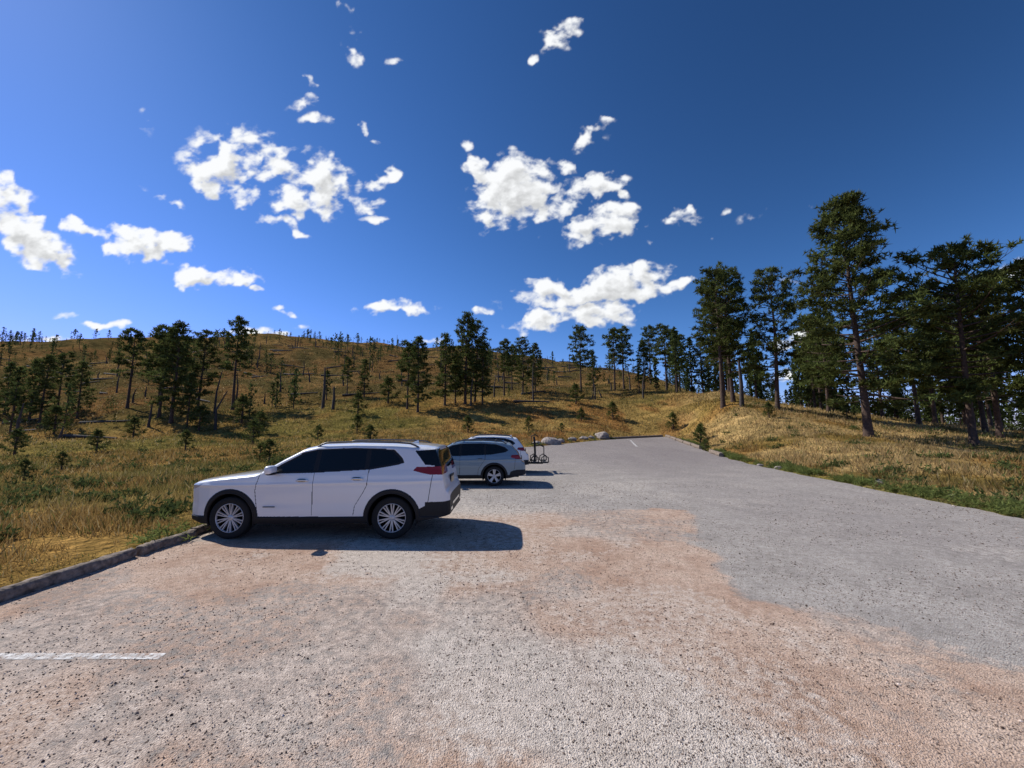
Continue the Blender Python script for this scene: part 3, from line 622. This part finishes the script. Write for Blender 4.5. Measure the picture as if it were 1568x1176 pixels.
# ---------------------------------------------------------------- clouds on the sky dome
az=np.radians(np.arange(-64,64,.1)); el=np.radians(np.arange(-1,50,.1))
A,E=np.meshgrid(az,el,indexing='ij'); D=np.stack([np.cos(E)*np.sin(A),np.cos(E)*np.cos(A),np.sin(E)],-1)
dep=D[...,1]*math.cos(TILT)+D[...,2]*math.sin(TILT); e=D[...,0]/dep*589; n_=(D[...,2]*math.cos(TILT)-D[...,1]*math.sin(TILT))/dep*589
CL=[(375,245,80,42,0,.95),(335,265,40,28,0,1.15),(420,245,34,28,0,1.1),(385,298,26,11,0,.9),(350,212,36,14,0,.75),
(495,283,36,40,0,1.2),(452,312,34,20,-20,1),(432,340,34,12,-20,.8),(458,354,14,8,0,.7),(562,312,22,10,0,.7),(572,335,14,6,0,.7),(578,275,26,9,10,.6),(599,266,10,11,0,.9),
(470,155,24,9,20,.65),(485,184,22,8,0,.8),(471,122,8,12,0,.8),(562,195,9,14,0,.9),(576,219,8,5,0,.7),(534,84,14,14,0,.65),(545,55,6,14,0,.6),(530,10,18,10,0,.5),
(862,56,24,16,50,.7),(882,38,18,12,30,.7),(822,88,9,8,0,.8),(785,292,58,42,20,1.35),(812,262,32,26,0,1.25),(755,315,32,22,0,1.25),
(850,318,40,16,40,1.1),(908,284,40,17,0,1.1),(880,300,20,15,0,1),(918,345,50,25,10,1.3),(952,322,20,9,20,.8),(900,208,34,14,35,.8),(868,250,22,11,15,.75),(726,256,13,15,30,1),
(1048,336,26,12,20,.9),(988,347,9,5,0,.8),(997,371,12,5,0,.7),(950,300,9,6,0,.7),(1095,363,6,4,0,.6),(1108,322,8,4,0,.5),(760,178,10,5,0,.5),(605,100,10,6,0,.5),(715,225,10,10,0,.5),
(910,447,110,16,6,1.25),(1000,420,32,20,30,1.2),(848,446,44,16,0,1.2),(1035,433,32,8,10,1.1),(945,436,55,20,5,1.2),(850,488,66,15,8,1.2),(905,482,60,18,5,1.2),(820,500,44,7,0,1),
(602,470,48,11,0,1.3),(733,478,13,7,0,1.1),(330,423,52,15,0,1.35),(390,441,9,4,0,.9),(220,374,66,20,-12,1.25),(150,355,44,11,-12,1.1),(115,338,12,6,0,.8),(255,380,32,17,0,1.25),
(4,300,34,28,-30,1),(35,360,78,30,-35,1.3),(70,388,36,17,-20,1.2),(100,484,17,5,0,1.1),(165,497,27,6,-5,1.2),(5,515,20,8,0,1),(250,304,28,7,-25,.75),(438,481,16,4,-20,.8),(424,472,9,4,0,.8),(400,508,50,5,0,.9),(460,502,14,4,0,.8),
(1548,414,30,11,10,.85),(1213,427,12,6,0,.6),(1235,522,44,12,0,.85),(1395,560,40,18,0,.9),(1215,575,30,9,0,.7),(1480,500,40,10,0,.6),(225,180,14,18,0,.35),(1150,328,20,6,20,.35),(1240,305,8,10,0,.35),(95,520,60,4,0,.7),(665,520,30,5,0,.7)]
wx=34*(fbm(e/45,n_/45,3,201)-.5)+16*(fbm(e/13,n_/13,3,205)-.5); wy=26*(fbm(e/45,n_/45,3,211)-.5)+14*(fbm(e/13,n_/13,3,215)-.5)
fld=np.full(e.shape,-9.)
for (u,v,hw,hh,ro,am) in CL:
    sc=min(1,hh/14+.15); de=e+wx*sc-(u-784); dn=n_+wy*sc-(588-v); c,s_=math.cos(rad(ro)),math.sin(rad(ro))
    q=((de*c+dn*s_)/(hw*1.18))**2+((-de*s_+dn*c)/(hh*1.18))**2
    fld=np.maximum(fld,am*(1-q)-(1.1-am)*.5)
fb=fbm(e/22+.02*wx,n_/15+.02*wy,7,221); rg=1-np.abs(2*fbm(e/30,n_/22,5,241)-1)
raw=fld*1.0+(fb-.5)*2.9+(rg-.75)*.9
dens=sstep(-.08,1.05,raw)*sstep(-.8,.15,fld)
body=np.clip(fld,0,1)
sh=.93+.26*np.clip(raw-np.roll(np.roll(raw,8,0),-8,1)*1.0,-1,1)  # sun-side light and far-side shade painted into the cloud emission colour
sh=sh-.17*sstep(.5,1.6,raw)*sstep(.1,.7,np.roll(body,-18,1))+.08*(1-sstep(0,1,raw))  # shaded grey undersides and brighter thin rims painted in too
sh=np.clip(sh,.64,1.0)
R0=4000; V=(D*R0).reshape(-1,3)
F=grid_faces(len(az),len(el)); dm=dens.ravel()[F].max(1)>.004; F=F[dm]; used,inv=np.unique(F,return_inverse=True)
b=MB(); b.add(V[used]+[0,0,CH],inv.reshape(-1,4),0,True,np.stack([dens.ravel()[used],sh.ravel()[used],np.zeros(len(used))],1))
t=NT('cloud'); a=t.n('Attribute',attribute_name='Col'); sp=t.n('SeparateColor'); t.l(a.outputs['Color'],sp.inputs[0])
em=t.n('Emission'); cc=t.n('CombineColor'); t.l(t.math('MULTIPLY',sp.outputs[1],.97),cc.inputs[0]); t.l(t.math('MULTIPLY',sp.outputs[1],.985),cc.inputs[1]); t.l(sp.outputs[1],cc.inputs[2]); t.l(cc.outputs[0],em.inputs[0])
em.inputs[1].default_value=1.0; tr=t.n('BsdfTransparent'); mx=t.n('MixShader'); t.l(sp.outputs[0],mx.inputs[0]); t.l(tr.outputs[0],mx.inputs[1]); t.l(em.outputs[0],mx.inputs[2]); t.l(mx.outputs[0],t.out.inputs[0])
try: t.m.cycles.emission_sampling='NONE'
except Exception: pass
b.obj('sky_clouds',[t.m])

# ---------------------------------------------------------------- world, sun, camera
sd=Vector((-1.75,.87,1.72)).normalized(); elev=math.asin(sd.z); azs=math.atan2(sd.x,sd.y)
w=bpy.data.worlds.new('World'); scene.world=w; w.use_nodes=True; nt=w.node_tree; bg=nt.nodes['Background']
sk=nt.nodes.new('ShaderNodeTexSky'); sk.sky_type='NISHITA'; sk.sun_disc=False; sk.sun_elevation=elev; sk.sun_rotation=azs
sk.air_density=1.0; sk.dust_density=.3; sk.ozone_density=3.0; sk.altitude=1500
def vm(op,a,v):
    x=nt.nodes.new('ShaderNodeVectorMath'); x.operation=op; nt.links.new(a,x.inputs[0]); x.inputs[1].default_value=v; return x.outputs[0]
q=vm('MULTIPLY',sk.outputs[0],(.1,.1,.1)); gm=nt.nodes.new('ShaderNodeGamma'); gm.inputs[1].default_value=1.7; nt.links.new(q,gm.inputs[0])
q=vm('MULTIPLY',gm.outputs[0],(21,28.5,26))
x1=vm('MULTIPLY',q,(1/14,1/10,1/40)); x1=vm('ADD',x1,(1,1,1)); dv=nt.nodes.new('ShaderNodeVectorMath'); dv.operation='DIVIDE'; nt.links.new(q,dv.inputs[0]); nt.links.new(x1,dv.inputs[1])
nt.links.new(dv.outputs[0],bg.inputs[0]); bg.inputs[1].default_value=.1
sl=bpy.data.lights.new('sun','SUN'); sl.energy=5.0; sl.angle=rad(.5); sl.color=(1,.95,.875)
so=bpy.data.objects.new('sun',sl); scene.collection.objects.link(so); so.rotation_euler=sd.to_track_quat('Z','Y').to_euler()
cam=bpy.data.cameras.new('camera'); co=bpy.data.objects.new('camera',cam); scene.collection.objects.link(co)
cam.sensor_width=36; cam.lens=13.52; cam.clip_end=12000; cam.clip_start=.05
co.location=(0,0,CH); co.rotation_euler=(rad(90)+TILT,0,0); scene.camera=co
scene.view_settings.view_transform='Standard'; scene.view_settings.look='None'; scene.view_settings.exposure=0
